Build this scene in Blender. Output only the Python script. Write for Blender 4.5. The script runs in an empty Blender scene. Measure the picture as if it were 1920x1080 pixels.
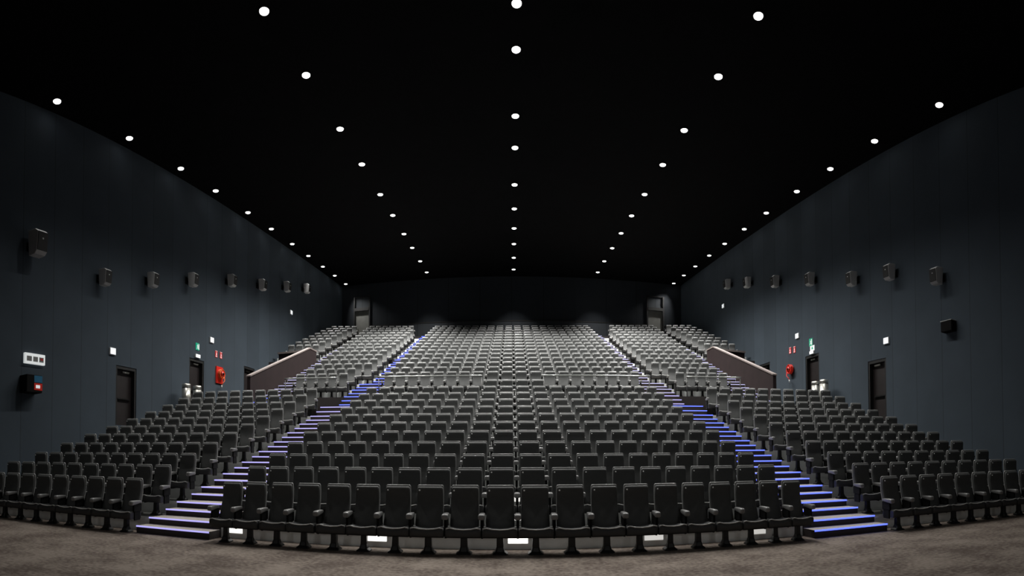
import bpy, math, random
from mathutils import Matrix, Vector
random.seed(7)
C = bpy.context.scene.collection
SC = bpy.context.scene

# ------------------------------------------------------------------ camera
# A wide cylindrical panorama from the floor in front of the screen, eye height 1.62 m.
FPX = 933.0
EYE = (0.008, 0.0, 1.62)
cam_data = bpy.data.cameras.new('camera')
cam_data.type = 'PANO'
cam_data.panorama_type = 'CENTRAL_CYLINDRICAL'
cam_data.central_cylindrical_radius = 1.0
cam_data.central_cylindrical_range_u_min = -960 / FPX
cam_data.central_cylindrical_range_u_max = 960 / FPX
cam_data.central_cylindrical_range_v_min = (841 - 1080) / FPX
cam_data.central_cylindrical_range_v_max = 841 / FPX
cam_data.clip_end = 200
cam = bpy.data.objects.new('camera', cam_data)
C.objects.link(cam)
pit, rol = 0.0198, 0.0028
P = Matrix(((1, 0, 0), (0, math.cos(pit), math.sin(pit)), (0, -math.sin(pit), math.cos(pit))))
Rr = Matrix(((math.cos(rol), 0, -math.sin(rol)), (0, 1, 0), (math.sin(rol), 0, math.cos(rol))))
M = Rr @ P                                   # world -> (right, forward, up)
cm = Matrix((M[0], M[2], -M[1])).transposed().to_4x4()
cm.translation = Vector(EYE)
cam.matrix_world = cm
SC.camera = cam

# ------------------------------------------------------------------ world and exposure
w = bpy.data.worlds.new('world')
SC.world = w
w.use_nodes = True
w.node_tree.nodes['Background'].inputs[0].default_value = (0.02, 0.025, 0.03, 1)
w.node_tree.nodes['Background'].inputs[1].default_value = 0.05
SC.view_settings.view_transform = 'Standard'
SC.view_settings.look = 'None'
SC.view_settings.gamma = 1
SC.view_settings.use_curve_mapping = False
SC.view_settings.exposure = 0.0
LAMP_W = 1500.0          # each ceiling downlight over the seats
FILL_W = 70.0           # unseen fill lamps added low on the wall behind the viewer
FRONT_W = 160.0          # the downlights over the open floor before the seats

# ------------------------------------------------------------------ materials
def mat(name, col, rough=0.6, metal=0.0, spec=0.5, var=0.0, scale=20.0, bump=0.0, emit=None, estr=0.0, col2=None):
    m = bpy.data.materials.new(name)
    m.use_nodes = True
    nt = m.node_tree
    b = nt.nodes['Principled BSDF']
    b.inputs['Base Color'].default_value = (*col, 1)
    b.inputs['Roughness'].default_value = rough
    b.inputs['Metallic'].default_value = metal
    b.inputs['Specular IOR Level'].default_value = spec
    if emit:
        b.inputs['Emission Color'].default_value = (*emit, 1)
        b.inputs['Emission Strength'].default_value = estr
    if var > 0 or bump > 0:
        tc = nt.nodes.new('ShaderNodeTexCoord')
        nz = nt.nodes.new('ShaderNodeTexNoise')
        nz.inputs['Scale'].default_value = scale
        nz.inputs['Detail'].default_value = 6
        nt.links.new(tc.outputs['Object'], nz.inputs['Vector'])
        if var > 0:
            r = nt.nodes.new('ShaderNodeValToRGB')
            r.color_ramp.elements[0].position = 0.3
            r.color_ramp.elements[1].position = 0.7
            c2 = col2 or tuple(c * (1 + var) for c in col)
            r.color_ramp.elements[0].color = (*[c * (1 - var) for c in col], 1)
            r.color_ramp.elements[1].color = (*c2, 1)
            nt.links.new(nz.outputs['Fac'], r.inputs['Fac'])
            nt.links.new(r.outputs['Color'], b.inputs['Base Color'])
        if bump > 0:
            bp = nt.nodes.new('ShaderNodeBump')
            bp.inputs['Strength'].default_value = bump
            bp.inputs['Distance'].default_value = 0.01
            nt.links.new(nz.outputs['Fac'], bp.inputs['Height'])
            nt.links.new(bp.outputs['Normal'], b.inputs['Normal'])
    return m

def carpet_mat():
    m = mat('brown_carpet', (0.16, 0.135, 0.12), 0.95, spec=0.1)
    nt = m.node_tree; b = nt.nodes['Principled BSDF']
    tc = nt.nodes.new('ShaderNodeTexCoord')
    big = nt.nodes.new('ShaderNodeTexNoise'); big.inputs['Scale'].default_value = 1.3; big.inputs['Detail'].default_value = 5
    fine = nt.nodes.new('ShaderNodeTexNoise'); fine.inputs['Scale'].default_value = 14; fine.inputs['Detail'].default_value = 8
    for n in (big, fine): nt.links.new(tc.outputs['Object'], n.inputs['Vector'])
    mx = nt.nodes.new('ShaderNodeMath'); mx.operation = 'MULTIPLY_ADD'; mx.inputs[1].default_value = 0.55
    nt.links.new(big.outputs['Fac'], mx.inputs[0])
    m2 = nt.nodes.new('ShaderNodeMath'); m2.operation = 'MULTIPLY'; m2.inputs[1].default_value = 0.45
    nt.links.new(fine.outputs['Fac'], m2.inputs[0]); nt.links.new(m2.outputs[0], mx.inputs[2])
    r = nt.nodes.new('ShaderNodeValToRGB')
    r.color_ramp.elements[0].position = 0.40; r.color_ramp.elements[0].color = (0.100, 0.079, 0.067, 1)
    r.color_ramp.elements[1].position = 0.60; r.color_ramp.elements[1].color = (0.235, 0.198, 0.168, 1)
    nt.links.new(mx.outputs[0], r.inputs['Fac']); nt.links.new(r.outputs['Color'], b.inputs['Base Color'])
    bp = nt.nodes.new('ShaderNodeBump'); bp.inputs['Strength'].default_value = 0.5; bp.inputs['Distance'].default_value = 0.01
    nt.links.new(fine.outputs['Fac'], bp.inputs['Height']); nt.links.new(bp.outputs['Normal'], b.inputs['Normal'])
    return m

def wall_mat(name, col, axis, pitch):
    """stretched wall fabric in tall panels with thin seams"""
    m = mat(name, col, 0.85, spec=0.25)
    nt = m.node_tree; b = nt.nodes['Principled BSDF']
    tc = nt.nodes.new('ShaderNodeTexCoord'); sp = nt.nodes.new('ShaderNodeSeparateXYZ')
    nt.links.new(tc.outputs['Object'], sp.inputs[0])
    d = nt.nodes.new('ShaderNodeMath'); d.operation = 'DIVIDE'; d.inputs[1].default_value = pitch
    nt.links.new(sp.outputs[axis], d.inputs[0])
    f = nt.nodes.new('ShaderNodeMath'); f.operation = 'FRACT'; nt.links.new(d.outputs[0], f.inputs[0])
    fl = nt.nodes.new('ShaderNodeMath'); fl.operation = 'FLOOR'; nt.links.new(d.outputs[0], fl.inputs[0])
    wn = nt.nodes.new('ShaderNodeTexWhiteNoise'); wn.noise_dimensions = '1D'; nt.links.new(fl.outputs[0], wn.inputs['W'])
    seam = nt.nodes.new('ShaderNodeMath'); seam.operation = 'LESS_THAN'; seam.inputs[1].default_value = 0.02
    nt.links.new(f.outputs[0], seam.inputs[0])
    nz = nt.nodes.new('ShaderNodeTexNoise'); nz.inputs['Scale'].default_value = 0.9; nz.inputs['Detail'].default_value = 4
    nt.links.new(tc.outputs['Object'], nz.inputs['Vector'])
    s = nt.nodes.new('ShaderNodeMath'); s.operation = 'MULTIPLY_ADD'; s.inputs[1].default_value = 0.14; s.inputs[2].default_value = 0.86
    nt.links.new(wn.outputs['Value'], s.inputs[0])
    s2 = nt.nodes.new('ShaderNodeMath'); s2.operation = 'MULTIPLY_ADD'; s2.inputs[1].default_value = -0.35
    nt.links.new(seam.outputs[0], s2.inputs[0]); nt.links.new(s.outputs[0], s2.inputs[2])
    s3 = nt.nodes.new('ShaderNodeMath'); s3.operation = 'MULTIPLY_ADD'; s3.inputs[1].default_value = 0.3; s3.inputs[2].default_value = 0.85
    nt.links.new(nz.outputs['Fac'], s3.inputs[0])
    s4 = nt.nodes.new('ShaderNodeMath'); s4.operation = 'MULTIPLY'
    nt.links.new(s2.outputs[0], s4.inputs[0]); nt.links.new(s3.outputs[0], s4.inputs[1])
    vm = nt.nodes.new('ShaderNodeVectorMath'); vm.operation = 'SCALE'; vm.inputs[0].default_value = col
    nt.links.new(s4.outputs[0], vm.inputs['Scale']); nt.links.new(vm.outputs[0], b.inputs['Base Color'])
    return m

MT = dict(
    carpet=carpet_mat(),
    tier=mat('tier_floor', (0.10, 0.10, 0.095), 0.35, var=0.2, scale=3),
    riser=mat('brushed_riser', (0.88, 0.90, 0.89), 0.45, metal=0.35, var=0.06, scale=4),
    dark_riser=mat('dark_riser', (0.022, 0.016, 0.016), 0.6),
    step=mat('step_carpet', (0.38, 0.345, 0.30), 0.9, var=0.15, scale=25, bump=0.3),
    led_pale=mat('pale_violet_strip', (0.3, 0.3, 0.5), 0.4, emit=(0.48, 0.44, 1.0), estr=0.95),
    led_blue=mat('blue_strip', (0.1, 0.12, 0.5), 0.4, emit=(0.10, 0.15, 1.0), estr=1.9),
    led_grey=mat('grey_violet_strip', (0.3, 0.3, 0.45), 0.4, emit=(0.55, 0.53, 0.90), estr=0.65),
    wall=wall_mat('blue_grey_wall_fabric', (0.062, 0.080, 0.100), 'Y', 1.25),
    backwall=wall_mat('dark_back_wall', (0.020, 0.024, 0.030), 'X', 2.4),
    backband=wall_mat('back_wall_lower_band', (0.05, 0.056, 0.063), 'X', 2.4),
    ceiling=mat('black_ceiling', (0.004, 0.004, 0.0045), 0.95, spec=0.05, var=0.2, scale=2),
    black=mat('black_plastic', (0.006, 0.006, 0.006), 0.85, spec=0.15),
    black_metal=mat('black_metal', (0.012, 0.012, 0.012), 0.4, metal=0.3),
    fabric=mat('seat_fabric', (0.054, 0.056, 0.055), 0.60, spec=0.45, var=0.12, scale=9),
    shell=mat('seat_shell', (0.34, 0.345, 0.34), 0.33, spec=0.6),
    squab=mat('seat_squab_fabric', (0.022, 0.023, 0.024), 0.5, spec=0.5, var=0.12, scale=9),
    rim_glint=mat('painted_rim_glint', (0.45, 0.45, 0.44), 0.35, spec=0.6),  # highlight of the squab's front edge, put into the colour
    arm=mat('armrest_vinyl', (0.17, 0.17, 0.168), 0.36, spec=0.6),
    badge=mat('number_badge', (0.75, 0.75, 0.74), 0.4),
    parapet=mat('maroon_parapet', (0.019, 0.0115, 0.012), 0.8, spec=0.2, var=0.12, scale=2),
    cap=mat('parapet_capping', (0.20, 0.165, 0.155), 0.6),
    rail=mat('rail_steel', (0.30, 0.31, 0.30), 0.3, metal=0.8),
    door=mat('dark_door_veneer', (0.018, 0.013, 0.013), 0.5, var=0.2, scale=3),
    frame=mat('black_door_frame', (0.006, 0.006, 0.006), 0.6),
    grey_door=mat('grey_door', (0.20, 0.20, 0.185), 0.45, var=0.1, scale=2),
    speaker=mat('speaker_cabinet', (0.50, 0.50, 0.50), 0.5),
    grille=mat('speaker_grille', (0.010, 0.010, 0.010), 0.7),
    white=mat('white_plastic', (0.8, 0.8, 0.8), 0.5),
    lamp=mat('lamp_glow', (1, 1, 1), 0.5, emit=(1.0, 0.99, 0.97), estr=5.0),
    emlamp=mat('emergency_lamp_glow', (0.9, 0.9, 0.9), 0.5, emit=(0.93, 0.97, 1.0), estr=0.75),
    green=mat('exit_green', (0.0, 0.32, 0.17), 0.5, emit=(0.0, 0.42, 0.25), estr=0.35),
    signwhite=mat('sign_white', (0.85, 0.85, 0.85), 0.5, emit=(0.9, 0.95, 0.95), estr=0.5),
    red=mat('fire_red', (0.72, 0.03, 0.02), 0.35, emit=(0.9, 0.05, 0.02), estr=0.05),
    orange=mat('hose_orange', (0.85, 0.12, 0.02), 0.4),
    signred=mat('sign_red', (0.75, 0.04, 0.04), 0.5),
    steel=mat('brushed_steel', (0.55, 0.54, 0.50), 0.32, metal=0.85, var=0.1, scale=6),
    blue=mat('blue_enamel', (0.02, 0.16, 0.30), 0.4),
)

def brush(m, aniso, rot):
    nt = m.node_tree; b = nt.nodes['Principled BSDF']
    t = nt.nodes.new('ShaderNodeTangent'); t.direction_type = 'RADIAL'; t.axis = 'Z'
    nt.links.new(t.outputs[0], b.inputs['Tangent'])
    b.inputs['Anisotropic'].default_value = aniso; b.inputs['Anisotropic Rotation'].default_value = rot
brush(MT['riser'], 0.85, 0.25)

# ------------------------------------------------------------------ mesh helpers
class MB:
    def __init__(s): s.v = []; s.f = []; s.mi = []; s.sm = []
    def add(s, vs, fs, mi=0, smooth=False):
        n = len(s.v); s.v += [tuple(p) for p in vs]
        for f in fs: s.f.append([n + k for k in f]); s.mi.append(mi); s.sm.append(smooth)
        return s
    def box(s, x0, x1, y0, y1, z0, z1, mi=0):
        vs = [(x0,y0,z0),(x1,y0,z0),(x1,y1,z0),(x0,y1,z0),(x0,y0,z1),(x1,y0,z1),(x1,y1,z1),(x0,y1,z1)]
        return s.add(vs, [(0,3,2,1),(4,5,6,7),(0,1,5,4),(1,2,6,5),(2,3,7,6),(3,0,4,7)], mi)
    def loft(s, rings, mi=0, smooth=True, cap=True, closed=True):
        n = len(rings[0]); base = len(s.v); vs = [p for r in rings for p in r]; fs = []
        for i in range(len(rings) - 1):
            for j in range(n if closed else n - 1):
                a = i * n + j; b = i * n + (j + 1) % n
                fs.append((a, b, b + n, a + n))
        if cap:
            fs.append(tuple(reversed(range(n)))); fs.append(tuple((len(rings) - 1) * n + j for j in range(n)))
        return s.add(vs, fs, mi, smooth)
    def cyl(s, c, r0, r1, h, axis='z', n=20, mi=0, smooth=True):
        def pt(a, r, t):
            p = (r * math.cos(a), r * math.sin(a), t)
            if axis == 'x': p = (p[2], p[0], p[1])
            if axis == 'y': p = (p[0], p[2], p[1])
            return (c[0] + p[0], c[1] + p[1], c[2] + p[2])
        rings = [[pt(2 * math.pi * k / n, r, t) for k in range(n)] for r, t in ((r0, 0), (r1, h))]
        return s.loft(rings, mi, smooth)
    def tube(s, pts, r, n=10, mi=0):
        rings = []
        for i, p in enumerate(pts):
            p = Vector(p); a = Vector(pts[max(i - 1, 0)]); b = Vector(pts[min(i + 1, len(pts) - 1)])
            t = (b - a).normalized(); u = t.cross(Vector((0, 0, 1)))
            if u.length < 1e-3: u = t.cross(Vector((1, 0, 0)))
            u.normalize(); v = t.cross(u)
            rings.append([p + r * (math.cos(q) * u + math.sin(q) * v) for q in [2 * math.pi * k / n for k in range(n)]])
        return s.loft(rings, mi)
    def mesh(s, name, mats):
        me = bpy.data.meshes.new(name)
        me.from_pydata(s.v, [], s.f)
        for m in mats: me.materials.append(m)
        me.polygons.foreach_set('material_index', s.mi)
        me.polygons.foreach_set('use_smooth', s.sm)
        me.update()
        return me
    def build(s, name, mats, parent=None, bevel=0.0):
        if not isinstance(mats, (list, tuple)): mats = [mats]
        o = bpy.data.objects.new(name, s.mesh(name, mats)); C.objects.link(o)
        if parent: o.parent = parent
        if bevel:
            b = o.modifiers.new('bevel', 'BEVEL'); b.width = bevel; b.segments = 2; b.limit_method = 'ANGLE'
        return o

def tag(o, label=None, cat=None, group=None, kind=None):
    if label: o['label'] = label
    if cat: o['category'] = cat
    if group: o['group'] = group
    if kind: o['kind'] = kind
    return o

def empty(name, loc=(0, 0, 0), rz=0.0):
    o = bpy.data.objects.new(name, None); C.objects.link(o)
    o.location = loc; o.rotation_euler = (0, 0, rz); o.empty_display_size = 0.1
    return o

ORD = ['zeroth', 'first', 'second', 'third', 'fourth', 'fifth', 'sixth', 'seventh', 'eighth', 'ninth', 'tenth', 'eleventh',
       'twelfth', 'thirteenth', 'fourteenth', 'fifteenth', 'sixteenth', 'seventeenth', 'eighteenth', 'nineteenth', 'twentieth']

# ------------------------------------------------------------------ the rake: row -> (distance of the backs, floor height)
ROW = {}
for i, f in enumerate([0, 0.29, 0.573, 0.879, 1.19, 1.494, 1.809, 2.128, 2.464, 2.817, 3.172]):
    ROW[i + 1] = (8.833 + 0.975 * i, f)
ROW[12] = (19.75, 3.60)
for i, y in enumerate([21.27, 22.35, 23.35, 24.35, 25.3, 26.25, 27.25, 28.3, 29.3, 30.3, 31.3, 32.3, 33.3, 34.35, 35.4]):
    ROW[13 + i] = (y, 4.20 + 0.41 * i)
RAD = 37.0
SAG = lambda x: x * x / (2 * RAD)
WX = 13.3                 # side walls
YB = 37.3                 # back wall
REAR = 10.35              # rear gangway level
CEIL = lambda y: 12.366 + 0.0802 * y

def arc(y, x0, x1, n=36):
    return [(x0 + (x1 - x0) * k / n, y - SAG(x0 + (x1 - x0) * k / n)) for k in range(n + 1)]

# ------------------------------------------------------------------ room shell
def struct(name, mb, mats, **k):
    o = mb.build(name, mats, **k); o['kind'] = 'structure'; return o

mb = MB(); mb.box(-WX - 0.3, WX + 0.3, -5.6, 20, -0.3, 0.0)
struct('floor', mb, MT['carpet'])

def tier(y0, y1, z, zb, x0, x1, top, face, n=36):
    """curved platform: riser face at y0, top surface back to y1"""
    a = arc(y0, x0, x1, n); b = arc(y1, x0, x1, n); m = MB()
    for k in range(n):
        (xa, ya), (xb, yb) = a[k], a[k + 1]; (xc, yc), (xd, yd) = b[k], b[k + 1]
        m.add([(xa, ya, z), (xb, yb, z), (xd, yd, z), (xc, yc, z)], [(0, 1, 2, 3)], 0)
        m.add([(xa, ya, zb), (xb, yb, zb), (xb, yb, z), (xa, ya, z)], [(0, 1, 2, 3)], 1)
        m.add([(xc, yc, zb), (xd, yd, zb), (xd, yd, z), (xc, yc, z)], [(3, 2, 1, 0)], 1)
        m.add([(xa, ya, zb), (xb, yb, zb), (xd, yd, zb), (xc, yc, zb)], [(3, 2, 1, 0)], 0)
    for q, (p0, p1) in enumerate(((a[0], b[0]), (a[-1], b[-1]))):
        f = [(p0[0], p0[1], zb), (p1[0], p1[1], zb), (p1[0], p1[1], z), (p0[0], p0[1], z)]
        m.add(f, [(3, 2, 1, 0) if q == 0 else (0, 1, 2, 3)], 1)
    return struct('seating_tier', m, [top, face])

for r in range(2, 12):
    tier(ROW[r - 1][0] + 0.06, ROW[r][0] + 0.06, ROW[r][1], ROW[r - 1][1] - 0.02, -WX, WX, MT['tier'], MT['riser'])
tier(ROW[11][0] + 0.06, 24.0, 3.60, 3.0, -WX, WX, MT['tier'], MT['dark_riser'])        # gangway between the two banks
tier(24.0, 30.0, 3.60, 3.0, -WX, WX, MT['tier'], MT['dark_riser'])                     # it runs on into the side exits
for r in range(13, 28):
    y0 = 20.45 if r == 13 else ROW[r - 1][0] + 0.06
    zb = 3.55 if r == 13 else ROW[r - 1][1] - 0.02
    wx = 10.62 if r < 20 else WX
    tier(y0, ROW[r][0] + 0.06, ROW[r][1], zb, -wx, wx, MT['tier'], MT['dark_riser'] if r in (13, 20) else MT['riser'])
m = MB()                                                                                # rear gangway
a = arc(ROW[27][0] + 0.06, -WX, WX)
for k in range(36):
    (xa, ya), (xb, yb) = a[k], a[k + 1]
    m.add([(xa, ya, REAR), (xb, yb, REAR), (xb, YB + 0.1, REAR), (xa, YB + 0.1, REAR)], [(0, 1, 2, 3)], 0)
    m.add([(xa, ya, 9.8), (xb, yb, 9.8), (xb, yb, REAR), (xa, ya, REAR)], [(0, 1, 2, 3)], 1)
struct('floor_rear', m, [MT['tier'], MT['dark_riser']])

DOORS_L = [(12.98, 14.10, 2.80, 5.05), (17.50, 18.62, 3.60, 6.05), (22.2, 23.3, 3.60, 6.42)]
DOORS_R = [(14.15, 15.22, 2.95, 5.42), (18.64, 19.76, 3.60, 6.38), (23.2, 24.36, 3.60, 6.72)]
def side_wall(side, doors):
    m = MB(); x0, x1 = (WX, WX + 0.35) if side > 0 else (-WX - 0.35, -WX)
    y = -5.6
    for (a0, a1, z0, z1) in doors:
        m.box(x0, x1, y, a0, -0.3, 16.5); m.box(x0, x1, a0, a1, -0.3, z0); m.box(x0, x1, a0, a1, z1, 16.5); y = a1
    m.box(x0, x1, y, YB + 0.4, -0.3, 16.5)
    struct('wall_right' if side > 0 else 'wall_left', m, MT['wall'])
side_wall(-1, DOORS_L); side_wall(1, DOORS_R)

num = 0
for side, doors in ((-1, DOORS_L), (1, DOORS_R)):
    for (a0, a1, z0, z1) in doors:
        num += 1
        root = empty('door_%d' % num, (side * WX, (a0 + a1) / 2, z0)); root['kind'] = 'structure'
        hw = (a1 - a0) / 2; h = z1 - z0
        xa, xb = sorted((side * 0.02, side * 0.30))
        m = MB(); m.box(xa, xb, -hw, -hw + 0.09, 0, h); m.box(xa, xb, hw - 0.09, hw, 0, h); m.box(xa, xb, -hw + 0.09, hw - 0.09, h - 0.12, h)
        m.build('door_frame', MT['frame'], root)
        xa, xb = sorted((side * 0.20, side * 0.26))
        m = MB(); m.box(xa, xb, -hw + 0.09, hw - 0.09, 0.0, h - 0.12); leaf = m.build('door_leaf', MT['door'], root)
        m = MB(); xa, xb = sorted((side * 0.12, side * 0.20)); m.box(xa, xb, -hw + 0.2, hw - 0.2, 1.0, 1.05); m.build('push_bar', MT['black_metal'], leaf)
        m = MB(); xa, xb = sorted((side * 0.14, side * 0.20)); m.box(xa, xb, -0.05, 0.30, h - 0.22, h - 0.16); m.build('door_closer', MT['steel'], leaf)

# back wall with two doorways
BD = [(-12.3, -10.95, 10.35, 13.25, 14.4), (10.45, 11.85, 10.35, 13.15, 14.3)]
m = MB(); x = -WX - 0.35
for (b0, b1, z0, z1, z2) in BD:
    m.box(x, b0, YB, YB + 0.4, 8, 16.5); m.box(b0, b1, YB, YB + 0.4, z2, 16.5); m.box(b0, b1, YB, YB + 0.4, 8, z0); x = b1
m.box(x, WX + 0.35, YB, YB + 0.4, 8, 16.5)
struct('wall_back', m, MT['backwall'])
m = MB(); x = -WX
for (b0, b1, z0, z1, z2) in BD + [(WX, WX, 0, 0, 0)]:
    if b0 > x: m.box(x, b0, YB - 0.05, YB, REAR, 11.95)
    x = b1
struct('trim_back_lower_band', m, MT['backband'])
m = MB(); x = -WX
for (b0, b1, z0, z1, z2) in BD + [(WX, WX, 0, 0, 0)]:
    if b0 > x: m.box(x, b0, YB - 0.07, YB, 11.95, 12.03)
    x = b1
struct('trim_back_groove', m, MT['frame'])
for (b0, b1, z0, z1, z2) in BD:
    num += 1
    root = empty('door_%d' % num, ((b0 + b1) / 2, YB, z0)); root['kind'] = 'structure'
    hw = (b1 - b0) / 2
    m = MB(); m.box(-hw, -hw + 0.1, -0.08, 0.35, 0, z2 - z0); m.box(hw - 0.1, hw, -0.08, 0.35, 0, z2 - z0)
    m.box(-hw + 0.1, hw - 0.1, -0.10, 0.35, z1 - z0, z1 - z0 + 0.24); m.box(-hw, hw, -0.04, 0.35, z2 - z0 - 0.06, z2 - z0)
    m.build('door_frame', MT['frame'], root)
    m = MB(); m.box(-hw + 0.1, hw - 0.1, 0.04, 0.10, 0, z1 - z0); lf = m.build('door_leaf', MT['grey_door'], root)
    m = MB(); m.box(-hw + 0.28, -hw + 0.32, -0.02, 0.04, 0.9, 1.6); m.build('handle', MT['steel'], lf)
    m = MB(); m.box(-hw + 0.1, hw - 0.1, 0.04, 0.10, z1 - z0 + 0.24, z2 - z0 - 0.06); m.build('transom_panel', MT['backband'], root)

m = MB()
y0, y1 = -5.6, YB + 0.4
c0, c1 = CEIL(y0), CEIL(y1)
X0 = WX + 0.35
m.add([(-X0, y0, c0), (X0, y0, c0), (X0, y1, c1), (-X0, y1, c1), (-X0, y0, c0 + .3), (X0, y0, c0 + .3), (X0, y1, c1 + .3), (-X0, y1, c1 + .3)],
      [(0, 3, 2, 1), (4, 5, 6, 7), (0, 1, 5, 4), (1, 2, 6, 5), (2, 3, 7, 6), (3, 0, 4, 7)])
struct('ceiling', m, MT['ceiling'])
m = MB(); m.box(-X0, X0, -5.9, -5.6, -0.3, 12.2); struct('wall_front', m, MT['ceiling'])

# ------------------------------------------------------------------ aisle stairs
def stairs(rows, xin, xout, side, led, label, first=None):
    """two carpeted steps to each row; a lit strip runs along every edge"""
    root = empty('aisle_stairs', (side * (xin(rows[0]) + xout(rows[0])) / 2, ROW[rows[0]][0] - 1.2, ROW[rows[0]][1]))
    tag(root, label, 'stairs', 'lit aisle stairs')
    ox, oy, oz = root.location
    for r in rows:
        if r + 1 in ROW and r != 11: ztop = ROW[r + 1][1]; yend = ROW[r + 1][0]
        elif r == 11: ztop = ROW[12][1]; yend = ROW[11][0] + 1.2
        else: ztop = REAR; yend = ROW[r][0] + 0.75
        zb = ROW[r][1]
        for k in (1, 2):
            z = zb + (ztop - zb) * k / 2
            yf = ROW[r][0] + (-0.36 if k == 1 else 0.045)
            ye = ROW[r][0] + (0.045 if k == 1 else 0.10)
            if k == 2: ye = yend - 0.36
            xa, xb = xin(r), xout(r)
            n = 5; m = MB(); s = MB()
            xs = [side * (xa + (xb - xa) * q / n) for q in range(n + 1)]
            if side < 0: xs = xs[::-1]
            fr = [(x - ox, yf - SAG(x) - oy) for x in xs]; bk = [(x - ox, ye - SAG(x) - oy) for x in xs]
            zt = z - oz + 0.012; zl = zb - oz - 0.01 if k == 1 else zb + (ztop - zb) / 2 - oz
            for q in range(n):
                m.add([(*fr[q], zt), (*fr[q + 1], zt), (*bk[q + 1], zt), (*bk[q], zt)], [(0, 1, 2, 3)], 0)
                m.add([(*fr[q], zl), (*fr[q + 1], zl), (*fr[q + 1], zt), (*fr[q], zt)], [(0, 1, 2, 3)], 1)
                m.add([(*bk[q], zl), (*bk[q + 1], zl), (*bk[q + 1], zt), (*bk[q], zt)], [(3, 2, 1, 0)], 1)
            m.add([(*fr[0], zl), (*bk[0], zl), (*bk[0], zt), (*fr[0], zt)], [(3, 2, 1, 0)], 1)
            m.add([(*fr[-1], zl), (*bk[-1], zl), (*bk[-1], zt), (*fr[-1], zt)], [(0, 1, 2, 3)], 1)
            st = m.build('step', [MT['step'], MT['dark_riser']], root)
            for q in range(n):
                (x0, y0), (x1, y1) = fr[q], fr[q + 1]
                s.add([(x0, y0 - .018, zt - .024), (x1, y1 - .018, zt - .024), (x1, y1 - .018, zt + .002), (x0, y0 - .018, zt + .002),
                       (x0, y0 + .004, zt + .003), (x1, y1 + .004, zt + .003), (x0, y0 - .001, zt - .030), (x1, y1 - .001, zt - .030)],
                      [(0, 1, 2, 3), (3, 2, 5, 4), (6, 7, 1, 0)], 0)
            s.build('light_strip', led, st)
    return root

xin = lambda r: 5.58
def xo_low(r): return 7.26
def xo_up(r): return 6.9 if r in (11, 12, 13, 14) else 6.42
def o_in(r):
    if r <= 14: return 9.42
    return 9.44 + 0.06 * (r - 15)
o_out = lambda r: 10.6 if r < 20 else 10.75
for side, word in ((-1, 'left'), (1, 'right')):
    stairs(list(range(1, 12)), xin, xo_low, side, MT['led_pale'] if side < 0 else MT['led_blue'],
           'lower %s aisle stairs with brown carpet and glowing %s edges' % (word, 'pale violet' if side < 0 else 'blue'))
    stairs(list(range(13, 28)), xin, xo_up, side, MT['led_blue'] if side < 0 else MT['led_grey'],
           'upper %s inner aisle stairs with glowing %s edges, climbing above the gangway rail' % (word, 'deep blue' if side < 0 else 'pale violet'))
    stairs(list(range(13, 28)), o_in, o_out, side, MT['led_grey'],
           'upper %s outer aisle stairs climbing past the maroon parapet' % word)
    # the two steps from the gangway up to the raised bank
    for (a, b, tag_) in ((5.58, 6.9, 'inner'), (9.42, 10.6, 'outer')):
        root = empty('gangway_steps', (side * (a + b) / 2, 19.85 - SAG((a + b) / 2), 3.60))
        tag(root, 'short %s steps with a lit edge linking the gangway to the %s upper aisle stairs' % (word, tag_), 'steps', 'gangway steps')
        ox, oy, oz = root.location
        for k in range(3):
            z = 3.60 + 0.2 * (k + 1); yf = 19.72 + 0.3 * k; ye = 20.46 if k < 2 else 20.95
            pts = [(x - ox, yf - SAG(x) - oy, ye - SAG(x) - oy) for x in sorted((side * a, side * (a + b) / 2, side * b))]
            m = MB(); s = MB()
            for q in range(2):
                (xa, fa, ba), (xb, fb, bb) = pts[q], pts[q + 1]; zt = z - oz + 0.01; zl = z - oz - 0.2
                m.add([(xa, fa, zt), (xb, fb, zt), (xb, bb, zt), (xa, ba, zt)], [(0, 1, 2, 3)], 0)
                m.add([(xa, fa, zl), (xb, fb, zl), (xb, fb, zt), (xa, fa, zt)], [(0, 1, 2, 3)], 1)
                m.add([(xa, ba, zl), (xb, bb, zl), (xb, bb, zt), (xa, ba, zt)], [(3, 2, 1, 0)], 1)
                s.add([(xa, fa - .02, zt - .03), (xb, fb - .02, zt - .03), (xb, fb - .02, zt + .003), (xa, fa - .02, zt + .003), (xa, fa + .01, zt + .004), (xb, fb + .01, zt + .004)],
                      [(0, 1, 2, 3), (3, 2, 5, 4)], 0)
            (xa, fa, ba), (xb, fb, bb) = pts[0], pts[2]
            m.add([(xa, fa, zl), (xa, ba, zl), (xa, ba, zt), (xa, fa, zt)], [(3, 2, 1, 0)], 1)
            m.add([(xb, fb, zl), (xb, bb, zl), (xb, bb, zt), (xb, fb, zt)], [(0, 1, 2, 3)], 1)
            st = m.build('step', [MT['step'], MT['dark_riser']], root)
            s.build('light_strip', MT['led_blue'] if side < 0 else MT['led_pale'], st)

# ------------------------------------------------------------------ cinema seat
def superring(hw, ht, cx, cy, z, n=20, e=5.0):
    out = []
    for k in range(n):
        a = 2 * math.pi * (k + 0.5) / n; c, s = math.cos(a), math.sin(a)
        out.append((cx + hw * math.copysign(abs(c) ** (2 / e), c), cy + ht * math.copysign(abs(s) ** (2 / e), s), z))
    return out

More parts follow.
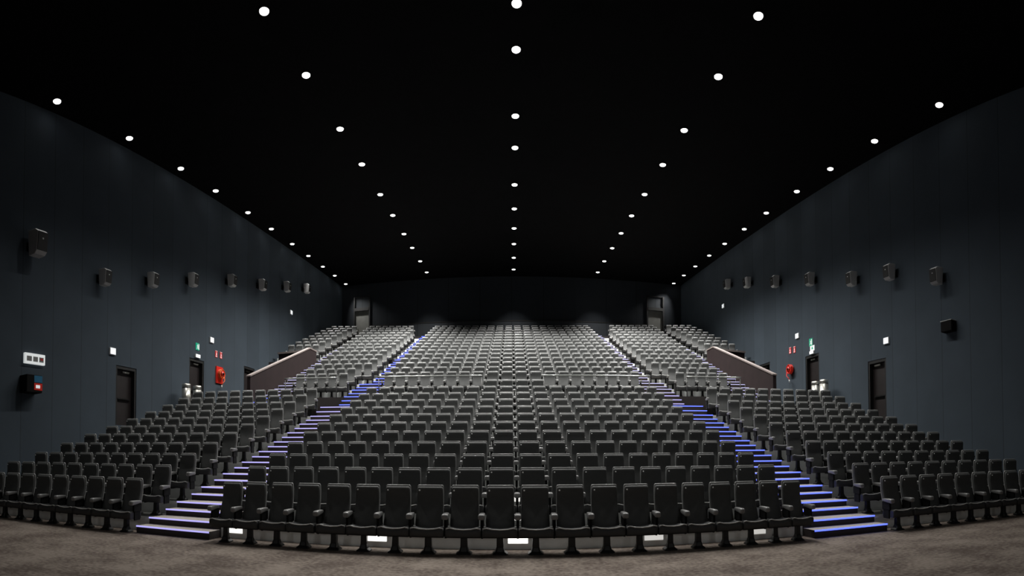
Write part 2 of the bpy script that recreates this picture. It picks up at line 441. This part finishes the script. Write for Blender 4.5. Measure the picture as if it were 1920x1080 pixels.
def seat_parts():
    P = {}
    # padded backrest, leaning back
    prof = [(0.36, .205, -.245, .040), (0.40, .222, -.235, .052), (0.50, .226, -.205, .055), (0.62, .224, -.160, .055), (0.74, .220, -.115, .052), (0.83, .218, -.088, .050),
            (0.90, .217, -.078, .046), (1.00, .217, -.082, .046), (1.07, .215, -.092, .046), (1.105, .208, -.092, .038), (1.120, .190, -.090, .020)]
    m = MB(); m.loft([superring(hw, ht, 0, cy, z) for z, hw, cy, ht in prof]); P['backrest'] = (m, MT['fabric'])
    # hard shell behind, its rim standing a little proud of the padding
    prof = [(0.34, .20, -.185, .016), (0.40, .222, -.175, .018), (0.62, .226, -.095, .018), (0.84, .221, -.025, .018), (1.02, .221, -.018, .020), (1.11, .219, -.030, .028), (1.138, .214, -.042, .034), (1.150, .200, -.044, .026)]
    m = MB(); m.loft([superring(hw, ht, 0, cy, z, 20, 4) for z, hw, cy, ht in prof]); P['back_shell'] = (m, MT['shell'])
    # squab: deep front edge, dished top
    m = MB(); rings = []
    for x, zt in ((-.268, .425), (-.262, .462), (-.20, .468), (-.12, .448), (0, .440), (.12, .448), (.20, .468), (.262, .462), (.268, .425)):
        zz = [(-.60, .30), (-.625, .33), (-.63, zt - .045), (-.615, zt - .012), (-.585, zt), (-.40, zt - .012), (-.20, zt - .03), (-.17, zt - .07), (-.17, .30)]
        sh = .03 if abs(x) > .265 else 0
        rings.append([(x, y + (sh if y < -.4 else -sh), z) for y, z in zz])
    m.loft(rings); P['seat_cushion'] = (m, MT['squab'])
    m = MB()
    m.tube([(-.255, -.612, .452), (-.20, -.610, .465), (-.12, -.610, .446), (0, -.610, .438), (.12, -.610, .446), (.20, -.610, .465), (.255, -.612, .452)], .011, 6); P['front_rim_glint'] = (m, MT['rim_glint'])  # pale tube painted in for the light rim along the cushion edge
    # armrest on the sitter's right (seen on the left), with its stanchion
    m = MB(); rings = []
    for y, hw, z0, z1 in ((-.625, .030, .625, .665), (-.615, .046, .605, .685), (-.58, .052, .595, .695), (-.40, .050, .612, .692), (-.26, .040, .625, .685), (-.22, .034, .635, .675)):
        rings.append([(-.275 + hw * math.copysign(abs(math.cos(a)) ** .5, math.cos(a)), y, (z0 + z1) / 2 + (z1 - z0) / 2 * math.copysign(abs(math.sin(a)) ** .5, math.sin(a)))
                      for a in [2 * math.pi * (k + .5) / 12 for k in range(12)]])
    m.loft(rings[::-1]); P['armrest'] = (m, MT['arm'])
    m = MB(); m.box(-.297, -.253, -.50, -.20, .46, .62); m.box(-.290, -.260, -.46, -.24, .27, .46); P['arm_bracket'] = (m, MT['black'])
    # pedestal with a spreading foot
    m = MB(); rings = []
    for z, hw, ht in ((0.0, .125, .13), (.02, .120, .13), (.05, .075, .10), (.12, .056, .06), (.30, .052, .055)):
        rings.append(superring(hw, ht, 0, -.36, z, 12, 6))
    m.loft(rings, smooth=False); P['pedestal'] = (m, MT['black_metal'])
    m = MB(); m.cyl((-.172, -.146, 1.055), .014, .014, .01, 'y', 10); P['number_badge'] = (m, MT['badge'])
    return P
PARTS = seat_parts()
arm_r = MB(); arm_r.add([(-x, y, z) for x, y, z in PARTS['armrest'][0].v], [f[::-1] for f in PARTS['armrest'][0].f], 0, True)
brk_r = MB(); brk_r.add([(-x, y, z) for x, y, z in PARTS['arm_bracket'][0].v], [f[::-1] for f in PARTS['arm_bracket'][0].f], 0, False)
endp = MB(); endp.box(-.300, -.262, -.56, -.06, .05, .60)
endp_r = MB(); endp_r.box(.262, .300, -.56, -.06, .05, .60)
SM = {k: mb_.mesh(k, [mt]) for k, (mb_, mt) in PARTS.items()}
SM['armrest_r'] = arm_r.mesh('armrest', [MT['arm']]); SM['arm_bracket_r'] = brk_r.mesh('arm_bracket', [MT['black']])
SM['end'] = endp.mesh('end_panel', [MT['black']]); SM['end_r'] = endp_r.mesh('end_panel', [MT['black']])

SEATS = []   # x, y, z, rotation, x-scale, end(-1/0/1), block, row, index from aisle
def put(xc, r, sp, end, block, idx, last):
    yy, f = ROW[r]
    x_ = xc; y_ = yy - SAG(xc)
    SEATS.append((x_, y_, f, -math.atan(xc / RAD), sp / .55 * .985, end, block, r, idx, last))

COLX = [-5.27, -4.77, -4.23, -3.70, -3.13, -2.58, -2.02, -1.44, -.82, -.20, .41, 1.03, 1.64, 2.22, 2.77, 3.29, 3.81, 4.31, 4.80, 5.27]
def spacing(i):
    a = COLX[i] - COLX[i - 1] if i else COLX[1] - COLX[0]; b = COLX[i + 1] - COLX[i] if i < 19 else a
    return (a + b) / 2
for r in list(range(1, 12)) + list(range(13, 28)):
    for i, x in enumerate(COLX):
        put(x, r, spacing(i), -1 if i == 0 else (1 if i == 19 else 0), 'centre', i + 1, i == 19)
for i in (8, 9, 10, 11):
    put(COLX[i], 12, spacing(i), -1 if i == 8 else (1 if i == 11 else 0), 'centre', i - 7, i == 11)
for side, nm in ((-1, 'left'), (1, 'right')):
    for r in range(1, 12):
        for i in range(10):
            x = side * (7.58 + .505 * i)
            put(x, r, .525, (-side if i == 0 else (side if i == 9 else 0)), nm, i + 1, side > 0 and i == 9 or side < 0 and i == 0)
    for r in range(13, 28):
        if r <= 14: x0, x1, n = 7.0, 9.35, 5
        else:
            x0 = 6.52; x1 = 9.36 + .06 * (r - 15); n = 6 if r < 20 else 7
            if r >= 26: x0 = 6.9; n = 7
        sp = (x1 - x0) / n
        for i in range(n):
            x = side * (x0 + sp * (i + .5))
            put(x, r, sp * 1.01, (-side if i == 0 else (side if i == n - 1 else 0)), nm + ' middle', i + 1, side > 0 and i == n - 1 or side < 0 and i == 0)
    for r in range(20, 28):
        for i in range(4):
            x = side * (10.86 + .46 * (i + .5))
            put(x, r, .465, (-side if i == 0 else (side if i == 3 else 0)), nm + ' outer', i + 1, side > 0 and i == 3 or side < 0 and i == 0)

def seat_meshes(s):
    end, last = s[5], s[9]
    ks = [('backrest', 'backrest'), ('back_shell', 'back_shell'), ('seat_cushion', 'seat_cushion'), ('front_rim_glint', 'front_rim_glint'), ('armrest', 'armrest'), ('arm_bracket', 'arm_bracket'),
          ('pedestal', 'pedestal'), ('number_badge', 'number_badge')]
    if last: ks += [('armrest', 'armrest_r'), ('arm_bracket', 'arm_bracket_r')]
    if s[7] > 12 and end < 0: ks.append(('end_panel', 'end'))
    if s[7] > 12 and end > 0: ks.append(('end_panel', 'end_r'))
    return ks

order = sorted(range(len(SEATS)), key=lambda k: math.hypot(SEATS[k][0], SEATS[k][1]) - (0.0 if SEATS[k][6] == 'centre' else 0.0))
near = sorted(order[:300], key=lambda k: (SEATS[k][7], SEATS[k][6], SEATS[k][8])); far = order[300:]
for k in near:
    s = SEATS[k]
    root = empty('cinema_seat', (s[0], s[1], s[2]), s[3]); root.scale = (s[4], 1, 1)
    blk, r, i = s[6], s[7], s[8]
    rw = 'front row' if r == 1 else ORD[r] + ' row'
    if blk == 'centre':
        lab = 'black padded cinema seat, %s of the centre block, %s seat from the left aisle' % (rw, ORD[i])
    else:
        lab = 'black padded cinema seat, %s of the %s side block, %s seat from the aisle' % (rw, blk, ORD[i])
    tag(root, lab, 'seat', 'padded cinema seats in the %s block' % blk)
    brk = None
    for nm, key in seat_meshes(s):
        o = bpy.data.objects.new(nm, SM[key]); C.objects.link(o)
        o.parent = root
        if nm == 'armrest': armo = o
        if nm == 'seat_cushion': cush = o
        if nm == 'front_rim_glint': o.parent = cush
        if nm == 'arm_bracket': o.parent = armo
        if nm == 'number_badge': o.parent = root; o['label'] = 'small white seat number badge'

# the seats behind them, up to the back wall
TPL = {}
def tpl(key):
    if key not in TPL:
        me = SM[key]
        TPL[key] = ([tuple(v.co) for v in me.vertices], [tuple(p.vertices) for p in me.polygons], me.materials[0], [p.use_smooth for p in me.polygons])
    return TPL[key]
MATL = [MT[k] for k in ('fabric', 'shell', 'squab', 'rim_glint', 'arm', 'black', 'black_metal', 'badge')]
bm_ = MB()
for k in far:
    s = SEATS[k]; c, sn = math.cos(s[3]), math.sin(s[3])
    for nm, key in seat_meshes(s):
        vs, fs, mt, sm = tpl(key); n = len(bm_.v); mi = MATL.index(mt)
        bm_.v += [(s[0] + c * x * s[4] - sn * y, s[1] + sn * x * s[4] + c * y, s[2] + z) for x, y, z in vs]
        for f, q in zip(fs, sm):
            bm_.f.append([n + t for t in f]); bm_.mi.append(mi); bm_.sm.append(q)
rest = bm_.build('cinema_seats', MATL)
tag(rest, 'the many grey cinema seats filling the farther rows up to the back wall', 'seats', kind='stuff')

# ------------------------------------------------------------------ glow panels added for the bright reflections under the seats
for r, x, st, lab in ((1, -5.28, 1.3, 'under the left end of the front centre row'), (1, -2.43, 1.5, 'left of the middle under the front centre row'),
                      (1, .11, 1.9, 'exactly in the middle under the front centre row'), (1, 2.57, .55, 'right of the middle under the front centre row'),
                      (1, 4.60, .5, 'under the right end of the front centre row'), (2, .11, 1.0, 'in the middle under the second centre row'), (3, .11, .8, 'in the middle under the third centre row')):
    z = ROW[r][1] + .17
    root = empty('reflection_panel', (x, ROW[r][0] + .055 - SAG(x), z), -math.atan(x / RAD))
    tag(root, 'added white glow panel for a reflection ' + lab, 'light', 'added glow panels under the seats')
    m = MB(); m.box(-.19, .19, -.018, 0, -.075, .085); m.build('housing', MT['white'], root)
    m = MB(); m.box(-.175, .175, -.024, -.018, -.06, .07); m.build('glowing_cover', mat('reflection_glow', (.9, .9, .9), .5, emit=(1, .98, .93), estr=st), root)

# ------------------------------------------------------------------ parapets beside the outer aisles
for side, nm in ((-1, 'left'), (1, 'right')):
    root = empty('sloping_parapet', (side * 10.72, 18.3, 3.60))
    tag(root, 'maroon sloping parapet wall with a pale capping on the %s, dropping to the side exit' % nm, 'parapet', 'sloping parapets')
    def slab(pts, x0, x1, mt, name):
        m = MB(); n = len(pts); xa, xb = sorted((x0, x1))
        vs = [(xa, y, z) for y, z in pts] + [(xb, y, z) for y, z in pts]
        m.add(vs, [tuple(range(n))[::-1], tuple(range(n, 2 * n))] + [(k, (k + 1) % n, n + (k + 1) % n, n + k) for k in range(n)])
        return m.build(name, mt, root)
    ys, yk, ye = 0.0, 6.4, 7.3
    z1, z2 = 1.48, 3.96
    slab([(ys, 0), (ye, 0), (ye, z2), (yk, z2), (ys, z1)], -.08, .08, MT['parapet'], 'parapet_panel')
    slab([(ys - .03, z1), (yk, z2), (ye + .03, z2), (ye + .03, z2 + .06), (yk, z2 + .06), (ys - .03, z1 + .06)], -.11, .11, MT['cap'], 'capping')
    # balcony front over the exit passage
    root = empty('balcony_front', (side * 11.88, 25.6, 6.3))
    tag(root, 'dark balcony front with grey capping spanning the side exit on the %s' % nm, 'balcony', 'balcony fronts')
    m = MB(); m.box(-1.08, 1.08, -.08, .08, -.7, 1.30); m.build('balcony_panel', MT['parapet'], root)
    m = MB(); m.box(-1.11, 1.11, -.16, .14, 1.30, 1.40); m.build('capping', MT['cap'], root)
    m = MB(); m.box(-1.08, 1.08, .08, 1.0, .40, .55); m.build('balcony_slab', MT['dark_riser'], root)
    # side face closing the raised bank towards the passage
    m = MB(); m.box(side * 10.62 - .02, side * 10.62 + .02, 19.0, 25.6, 3.5, 4.4); struct('trim_passage_side', m, MT['dark_riser'])

# ------------------------------------------------------------------ guard rails in front of the raised bank
def rail(x0, x1, label):
    xm = (x0 + x1) / 2
    root = empty('guard_rail', (xm, 20.5 - SAG(xm), 4.20)); tag(root, label, 'rail', 'guard rails along the gangway')
    ox, oy, oz = root.location
    P0 = lambda x, z: (x - ox, 20.5 - SAG(x) - oy, z - oz)
    m = MB(); m.tube([P0(x0 + (x1 - x0) * k / 8, 5.05) for k in range(9)], .030, 10); m.build('top_bar', MT['rail'], root)
    n = 3 if abs(x1 - x0) > 2.5 else 2
    for k in range(n):
        x = x0 + .04 + (x1 - x0 - .08) * k / (n - 1)
        m = MB(); m.tube([P0(x, 3.60), P0(x, 5.03)], .022, 8); m.build('post', MT['black_metal'], root)
    m = MB(); m.tube([P0(x0 + (x1 - x0) * k / 8, 4.62) for k in range(9)], .010, 8); m.build('middle_bar', MT['black_metal'], root)
rail(-5.55, -1.20, 'steel guard rail before the upper centre seats, left of the four middle seats')
rail(1.30, 5.75, 'steel guard rail before the upper centre seats, right of the four middle seats')
rail(-9.5, -7.25, 'short steel guard rail before the left middle block of upper seats')
rail(7.25, 9.6, 'short steel guard rail before the right middle block of upper seats')

# ------------------------------------------------------------------ ceiling downlights
def power(y):
    """the dimmer zones: low over the front bank, full over the raised bank"""
    pts = [(9, .8), (13, .8), (17, .85), (20, 1.2), (24, 1.85), (32, 1.8), (34, .8), (38, .3)]
    for (a, p), (b, q) in zip(pts, pts[1:]):
        if y <= b: return LAMP_W * (p + (q - p) * max(0, y - a) / (b - a))
    return LAMP_W * .3
def downlight(x, y, label, group, power, cone=108, blend=0.9, tilt=0.0):
    z = CEIL(y)
    root = empty('ceiling_downlight', (x, y, z)); tag(root, label, 'light', group)
    m = MB(); n = 24; rings = []
    for r_, dz in ((.155, .02), (.155, -.05), (.135, -.06), (.125, -.03)):
        rings.append([(r_ * math.cos(2 * math.pi * k / n), r_ * math.sin(2 * math.pi * k / n), dz) for k in range(n)])
    m.loft(rings, cap=False); m.build('trim_ring', MT['black_metal'], root)
    m = MB(); m.cyl((0, 0, -.055), .125, .125, .02, 'z', 24); m.build('glowing_lens', MT['lamp'], root)
    if power > 0:
        ld = bpy.data.lights.new('downlight_bulb', 'SPOT'); ld.energy = power; ld.spot_size = math.radians(cone); ld.spot_blend = blend
        ld.shadow_soft_size = 0.10; ld.color = (1.0, 0.985, 0.95)
        lo = bpy.data.objects.new('bulb', ld); C.objects.link(lo); lo.parent = root; lo.location = (0, 0, -.10); lo.rotation_euler = (0, math.radians(tilt), 0)
for side, xo, y0, n, nm in ((-1, 12.65, 9.9, 11, 'left'), (1, 12.50, 10.9, 11, 'right')):
    ys = {-1: [9.61, 12.96, 16.02, 18.6, 21.51, 24.05, 26.75, 29.18, 31.69, 34.04, 36.5], 1: [10.53, 13.73, 16.51, 19.1, 21.98, 24.48, 27.1, 29.51, 32.01, 34.37, 36.7]}[side]
    for k, y in enumerate(ys):
        xs = {-1: -12.72, 1: 12.50}[side]
        downlight(xs, y, 'bright round ceiling downlight in the %s outer line beside the wall, %s from the front' % (nm, ORD[k + 1]), 'downlights in the %s outer line' % nm, power(y) * (.6 if y < 17 else .9), 76, 1.0, 27.0 * side)
    ys = {-1: [11.12, 13.82, 16.91, 19.59, 22.52, 25.02, 27.73, 30.1, 32.8, 35.4], 1: [11.31, 13.92, 17.04, 19.69, 22.57, 25.15, 27.69, 30.26, 32.9, 35.5]}[side]
    for k, y in enumerate(ys):
        xs = {-1: -6.13, 1: 6.27}[side]
        downlight(xs, y, 'bright round ceiling downlight in the %s inner line, %s from the front' % (nm, ORD[k + 1]), 'downlights in the %s inner line' % nm, power(y) * (.75 if y < 18 else 1.25), 134 if y < 29 else 80, 1.0)
for k, y in enumerate([12.58, 14.18, 17.34, 19.4, 22.5, 25.1, 27.7, 30.2, 32.8, 35.4]):
    downlight(.16, y, 'bright round ceiling downlight in the middle line, %s from the front' % ORD[k + 1], 'downlights in the middle line', power(y), 80 if y < 18 or y > 29 else 108)
for y in (-3.2, 3.5):          # the five lines go on over the open floor, above and behind the picture
    for k, x in enumerate((-12.7, -6.13, .16, 6.27, 12.5)):
        downlight(x, y, 'round ceiling downlight above the open floor, %s line from the left, %s' % (ORD[k + 1], 'behind the viewer' if y < 0 else 'ahead of the viewer'),
                  'downlights over the open floor', FRONT_W * (1.6 if y < 0 else .6) * (.35 if abs(x) > 10 else 1), 120 if y < 0 else 60, 0.9)

for k, x in enumerate((-12.0, -6.3, .16, 6.3, 12.0)):      # unseen fill lamps, added to brighten the risers and front rows
    root = empty('fill_lamp', (x, -5.6, 2.9)); tag(root, 'added unseen fill lamp on the wall behind the viewer, %s from the left' % ORD[k + 1], 'lamp', 'added fill lamps behind the viewer')
    m = MB(); m.cyl((0, .06, 0), .09, .09, .30, 'y', 20); m.build('housing', MT['black_metal'], root)
    m = MB(); m.box(-.03, .03, 0, .08, -.10, .10); m.build('bracket', MT['black_metal'], root)
    m = MB(); m.cyl((0, .355, 0), .08, .08, .01, 'y', 20); m.build('glowing_lens', MT['lamp'], root)
    ld = bpy.data.lights.new('fill_lamp_bulb', 'SPOT'); ld.energy = FILL_W * (.4 if abs(x) > 10 else 1); ld.spot_size = math.radians(80); ld.spot_blend = 0.8; ld.shadow_soft_size = 0.08
    lo = bpy.data.objects.new('bulb', ld); C.objects.link(lo); lo.parent = root; lo.location = (0, .42, 0); lo.rotation_euler = (math.radians(82), 0, 0)

# ------------------------------------------------------------------ wall speakers
def speaker(side, y, z, label, s=1.0):
    root = empty('wall_speaker', (side * WX, y, z)); tag(root, label, 'speaker', 'surround speakers on the %s wall' % ('left' if side < 0 else 'right'))
    # profile in (out from wall, height): top slopes, front leans to the seats
    m = MB(); d = -side
    prof = [(.16, .31), (.46, .27), (.56, .19), (.52, -.25), (.44, -.31), (.20, -.29)]
    hw = .15
    vs = [(d * a * s, -hw * s, b * s) for a, b in prof] + [(d * a * s, hw * s, b * s) for a, b in prof]
    n = len(prof)
    fs = [tuple(range(n)), tuple(range(n, 2 * n))[::-1]] + [((k + 1) % n, k, n + k, n + (k + 1) % n) for k in range(n)]
    if d < 0: fs = [f[::-1] for f in fs]
    m.add(vs, fs); m.build('cabinet', MT['speaker'], root, bevel=.015)
    m = MB(); g = [(.565, .175), (.527, -.24)]
    vs = [(d * (a + o) * s, yy * s, b * s) for o in (0, .018) for (a, b) in g for yy in (-.135, .135)]
    m.add(vs, [(0, 1, 3, 2), (4, 6, 7, 5), (0, 4, 5, 1), (2, 3, 7, 6), (0, 2, 6, 4), (1, 5, 7, 3)]); gr = m.build('grille', MT['grille'], root)
    m = MB(); a = .520 if d > 0 else .520
    m.cyl((d * .560 * s, 0, .04), .022 * s, .022 * s, d * .012 * s, 'x', 12); m.build('badge', MT['badge'], gr)
    m = MB(); xa, xb = sorted((0, d * .05)); m.box(xa, xb, -.10, .10, -.14, .14); xa, xb = sorted((d * .04, d * .22 * s)); m.box(xa, xb, -.03, .03, -.08, .08)
    m.build('wall_bracket', MT['black_metal'], root)
for k, (y, z) in enumerate([(12.34, 8.02), (14.92, 8.61), (17.56, 9.37), (20.72, 10.28), (23.83, 11.02), (26.88, 11.86), (29.81, 12.67)]):
    speaker(-1, y - .3, z, 'grey and black surround speaker high on the left wall, %s from the front' % ORD[k + 2])
speaker(-1, 9.0, 8.35, 'largest dark surround speaker on the left wall, nearest the screen end', 1.35)
for k, (y, z) in enumerate([(11.17, 7.76), (13.51, 8.52), (15.76, 8.89), (18.79, 9.77), (21.95, 10.62), (25.08, 11.56), (27.77, 12.32)]):
    speaker(1, y, z, 'grey and black surround speaker high on the right wall, %s from the front' % ORD[k + 1])

# ------------------------------------------------------------------ small things on the walls
def wall_box(name, side, y, z, w_, h_, d_, mt, label, cat, group=None, inner=None):
    root = empty(name, (side * WX, y, z)); tag(root, label, cat, group)
    xa, xb = sorted((0, -side * d_))
    m = MB(); m.box(xa, xb, -w_ / 2, w_ / 2, -h_ / 2, h_ / 2); m.build('housing', mt, root, bevel=.008)
    if inner:
        xa, xb = sorted((-side * d_, -side * (d_ + .012)))
        m = MB(); m.box(xa, xb, -w_ * .43, w_ * .43, -h_ * .43, h_ * .43); m.build('glowing_cover', inner, root)
    return root
for side, lst in ((-1, [(12.76, 5.52), (19.18, 7.14), (27.8, 10.68)]), (1, [(14.07, 6.06), (20.4, 7.51), (29.09, 11.36)])):
    for k, (y, z) in enumerate(lst):
        wall_box('emergency_lamp', side, y, z, .30, .26, .06, MT['white'], 'small square white emergency lamp on the %s wall, %s from the front' % ('left' if side < 0 else 'right', ORD[k + 1]),
                 'lamp', 'square emergency lamps on the walls', MT['emlamp'])

def quad_sign(name, side, y, z, w_, h_, face, label, cat, shapes, group=None):
    """flat plate on the wall; shapes = list of (polygons in plate units, material, part name)"""
    root = empty(name, (side * WX, y, z)); tag(root, label, cat, group)
    xa, xb = sorted((0, -side * .02)); m = MB(); m.box(xa, xb, -w_ / 2, w_ / 2, -h_ / 2, h_ / 2); m.build('sign_plate', face, root)
    for polys, mt, pn in shapes:
        m = MB()
        for poly in polys:
            # u runs to the viewer's right: +y on the left wall is to the right, -y on the right wall
            pts = [(-side * u * w_ / 2, v * h_ / 2) for u, v in poly]
            n = len(pts); vs = [(-side * .021, a, b) for a, b in pts] + [(-side * .026, a, b) for a, b in pts]
            m.add(vs, [tuple(range(n)), tuple(range(n, 2 * n))[::-1]] + [(k, (k + 1) % n, n + (k + 1) % n, n + k) for k in range(n)])
        m.build(pn, mt, root)
    return root
man = [[(-.15, .55), (-.02, .72), (.10, .58), (-.03, .42)], [(-.30, .35), (.05, .40), (.12, -.05), (-.18, -.05)], [(-.18, -.05), (-.02, -.05), (-.25, -.75), (-.45, -.7)],
       [(.0, -.05), (.12, -.05), (.40, -.45), (.25, -.6)], [(.05, .35), (.40, .1), (.33, 0), (.05, .2)], [(.50, .75), (.85, .75), (.85, -.8), (.50, -.8)]]
quad_sign('exit_sign', -1, 18.08, 6.63, .27, .32, MT['green'], 'green and white running man exit sign above the dark door on the left wall', 'sign', [(man, MT['signwhite'], 'running_man')], 'green exit signs')
quad_sign('exit_sign', 1, 19.27, 6.98, .27, .36, MT['green'], 'green and white running man exit sign above the dark door on the right wall', 'sign', [(man, MT['signwhite'], 'running_man')], 'green exit signs')
wall_box('door_lamp', -1, 18.06, 6.19, .36, .16, .07, MT['white'], 'flat white lamp just above the middle door on the left wall', 'lamp', 'lamps above the middle doors', MT['emlamp'])
wall_box('door_lamp', 1, 19.15, 6.47, .34, .15, .07, MT['white'], 'flat white lamp just above the middle door on the right wall', 'lamp', 'lamps above the middle doors', MT['emlamp'])
quad_sign('notice', 1, 19.15, 6.68, .34, .24, MT['signwhite'], 'white notice with a dark figure under the exit sign on the right wall', 'sign',
          [([[(-.2, .6), (.2, .7), (.1, .2), (.5, -.1), (.2, -.7), (-.1, -.2), (-.5, -.7), (-.3, 0)]], MT['green'], 'figure')])
flame = [[(-.25, -.15), (0, .75), (.1, .25), (.3, .1), (.25, -.3), (-.2, -.35)]]
bars = [[(-.6, -.5), (.6, -.5), (.6, -.62), (-.6, -.62)], [(-.6, -.75), (.6, -.75), (.6, -.85), (-.6, -.85)]]
for side, ys in ((-1, ((19.6, 6.56), (20.0, 6.57))), (1, ((21.1, 6.93), (20.7, 6.90)))):
    for k, (y, z) in enumerate(ys):
        quad_sign('fire_sign', side, y, z, .19, .32, MT['signred'], '%s of two red and white fire signs above the hose reel on the %s wall' % (('left' if (k == 0) else 'right'), 'left' if side < 0 else 'right'),
                  'sign', [(flame + bars + [[(-.95, .95), (.95, .95), (.95, .88), (-.95, .88)]], MT['signwhite'], 'white_symbol')], 'red fire signs')

def hose_reel(side, y, z, label, backing):
    root = empty('fire_hose_reel', (side * (WX - .005), y, z)); tag(root, label, 'hose reel', 'fire hose reels'); d = -side
    if not backing:
        xa, xb = sorted((0, d * .07)); m = MB(); m.box(xa, xb, -.06, .06, -.14, .14); m.build('wall_bracket', MT['red'], root)
    if backing:
        xa, xb = sorted((0, d * .06)); m = MB(); m.box(xa, xb, -.28, .28, -.44, .36); m.build('back_plate', MT['red'], root)
    m = MB(); m.cyl((d * .06, 0, 0), .06, .06, d * .22, 'x', 16); m.build('hub', MT['black_metal'], root)
    for a, rr in ((.08, .24), (.24, .13)):
        m = MB(); m.cyl((d * a, 0, 0), rr, rr, d * .015, 'x', 32); m.build('reel_disc', MT['red'], root)
    m = MB()
    for rr, xx in ((.16, .12), (.16, .16), (.16, .20), (.20, .13), (.20, .18), (.22, .12), (.22, .165), (.22, .21)):
        pts = [(d * xx, rr * math.cos(t), rr * math.sin(t)) for t in [2 * math.pi * q / 24 for q in range(25)]]
        m.tube(pts, .02, 6)
    m.tube([(d * .2, .20, -.15), (d * .26, .12, -.34), (d * .22, -.02, -.46), (d * .2, -.04, -.56)], .02, 6)
    m.build('hose', MT['orange'] if backing else MT['red'], root)
    m = MB(); m.tube([(d * .2, -.04, -.54), (d * .2, -.05, -.68)], .03, 8); m.build('nozzle', MT['white'], root)
hose_reel(-1, 19.84, 5.62, 'red and orange fire hose reel on a red plate beside the middle left-wall door', True)
hose_reel(1, 20.95, 5.95, 'bright red fire hose reel seen edge-on, right wall beside the middle door', False)

# white ventilation/emergency panel and the dark box under it, far left
root = empty('emergency_light_panel', (-WX, 9.23, 4.75)); tag(root, 'wide white emergency light panel with grilles, far left on the wall', 'lamp')
m = MB(); m.box(0, .10, -.40, .40, -.17, .17); m.build('housing', MT['signwhite'], root, bevel=.01)
m = MB(); m.box(.10, .112, -.33, -.14, -.09, .07); m.box(.10, .112, -.08, .10, -.09, .07); m.box(.10, .112, .16, .33, -.09, .07); m.build('grille', MT['shell'], root)
m = MB(); m.box(.112, .118, .20, .30, -.03, .04); m.build('indicator', MT['signred'], root)
root = empty('wall_cabinet', (-WX, 9.0, 3.75)); tag(root, 'black wall cabinet with a blue cap and red sticker, below the white panel', 'cabinet')
m = MB(); m.box(0, .42, -.30, .30, -.14, .42); m.build('housing', MT['black'], root, bevel=.015)
m = MB(); m.box(.42, .428, -.02, .29, .18, .40); m.build('blue_plate', MT['blue'], root)
m = MB(); m.box(.42, .430, -.02, .29, -.06, .16); lb = m.build('red_sticker', MT['red'], root)
m = MB(); m.box(.430, .434, .04, .20, .00, .10); m.build('white_mark', MT['signwhite'], lb)
root = empty('dark_wall_box', (WX, 10.84, 5.98)); tag(root, 'small black box on the right wall below the nearest speaker', 'box')
m = MB(); m.box(-.28, 0, -.24, .24, -.18, .18); m.build('housing', MT['black'], root, bevel=.02)
m = MB(); m.box(-.29, 0, -.25, .25, .18, .20); m.build('lid', MT['speaker'], root)

# ------------------------------------------------------------------ steel bins on the gangway
def bin_(x, y, r, h, label):
    root = empty('litter_bin', (x, y, 3.60)); tag(root, label, 'bin', 'tall steel litter bins')
    m = MB(); m.cyl((0, 0, .04), r, r, h - .22, 'z', 28); m.build('body', MT['steel'], root)
    m = MB(); m.cyl((0, 0, 0), r * .96, r * .96, .04, 'z', 28); m.build('base_ring', MT['black_metal'], root)
    m = MB(); m.cyl((0, 0, h - .18), r * .94, r * .94, .03, 'z', 28); m.build('neck_ring', MT['black_metal'], root)
    m = MB(); m.cyl((0, 0, h - .15), r, r * .97, .15, 'z', 28); m.build('lid', MT['steel'], root)
bin_(-12.83, 16.68, .19, 1.12, 'tall steel litter bin by the left wall, nearer of the pair')
bin_(-12.80, 17.42, .19, 1.12, 'tall steel litter bin by the left wall, farther of the pair beside the door')
bin_(12.82, 17.62, .20, 1.34, 'tall steel litter bin by the right wall, nearer of the pair')
bin_(12.80, 18.22, .20, 1.34, 'tall steel litter bin by the right wall, farther of the pair beside the door')
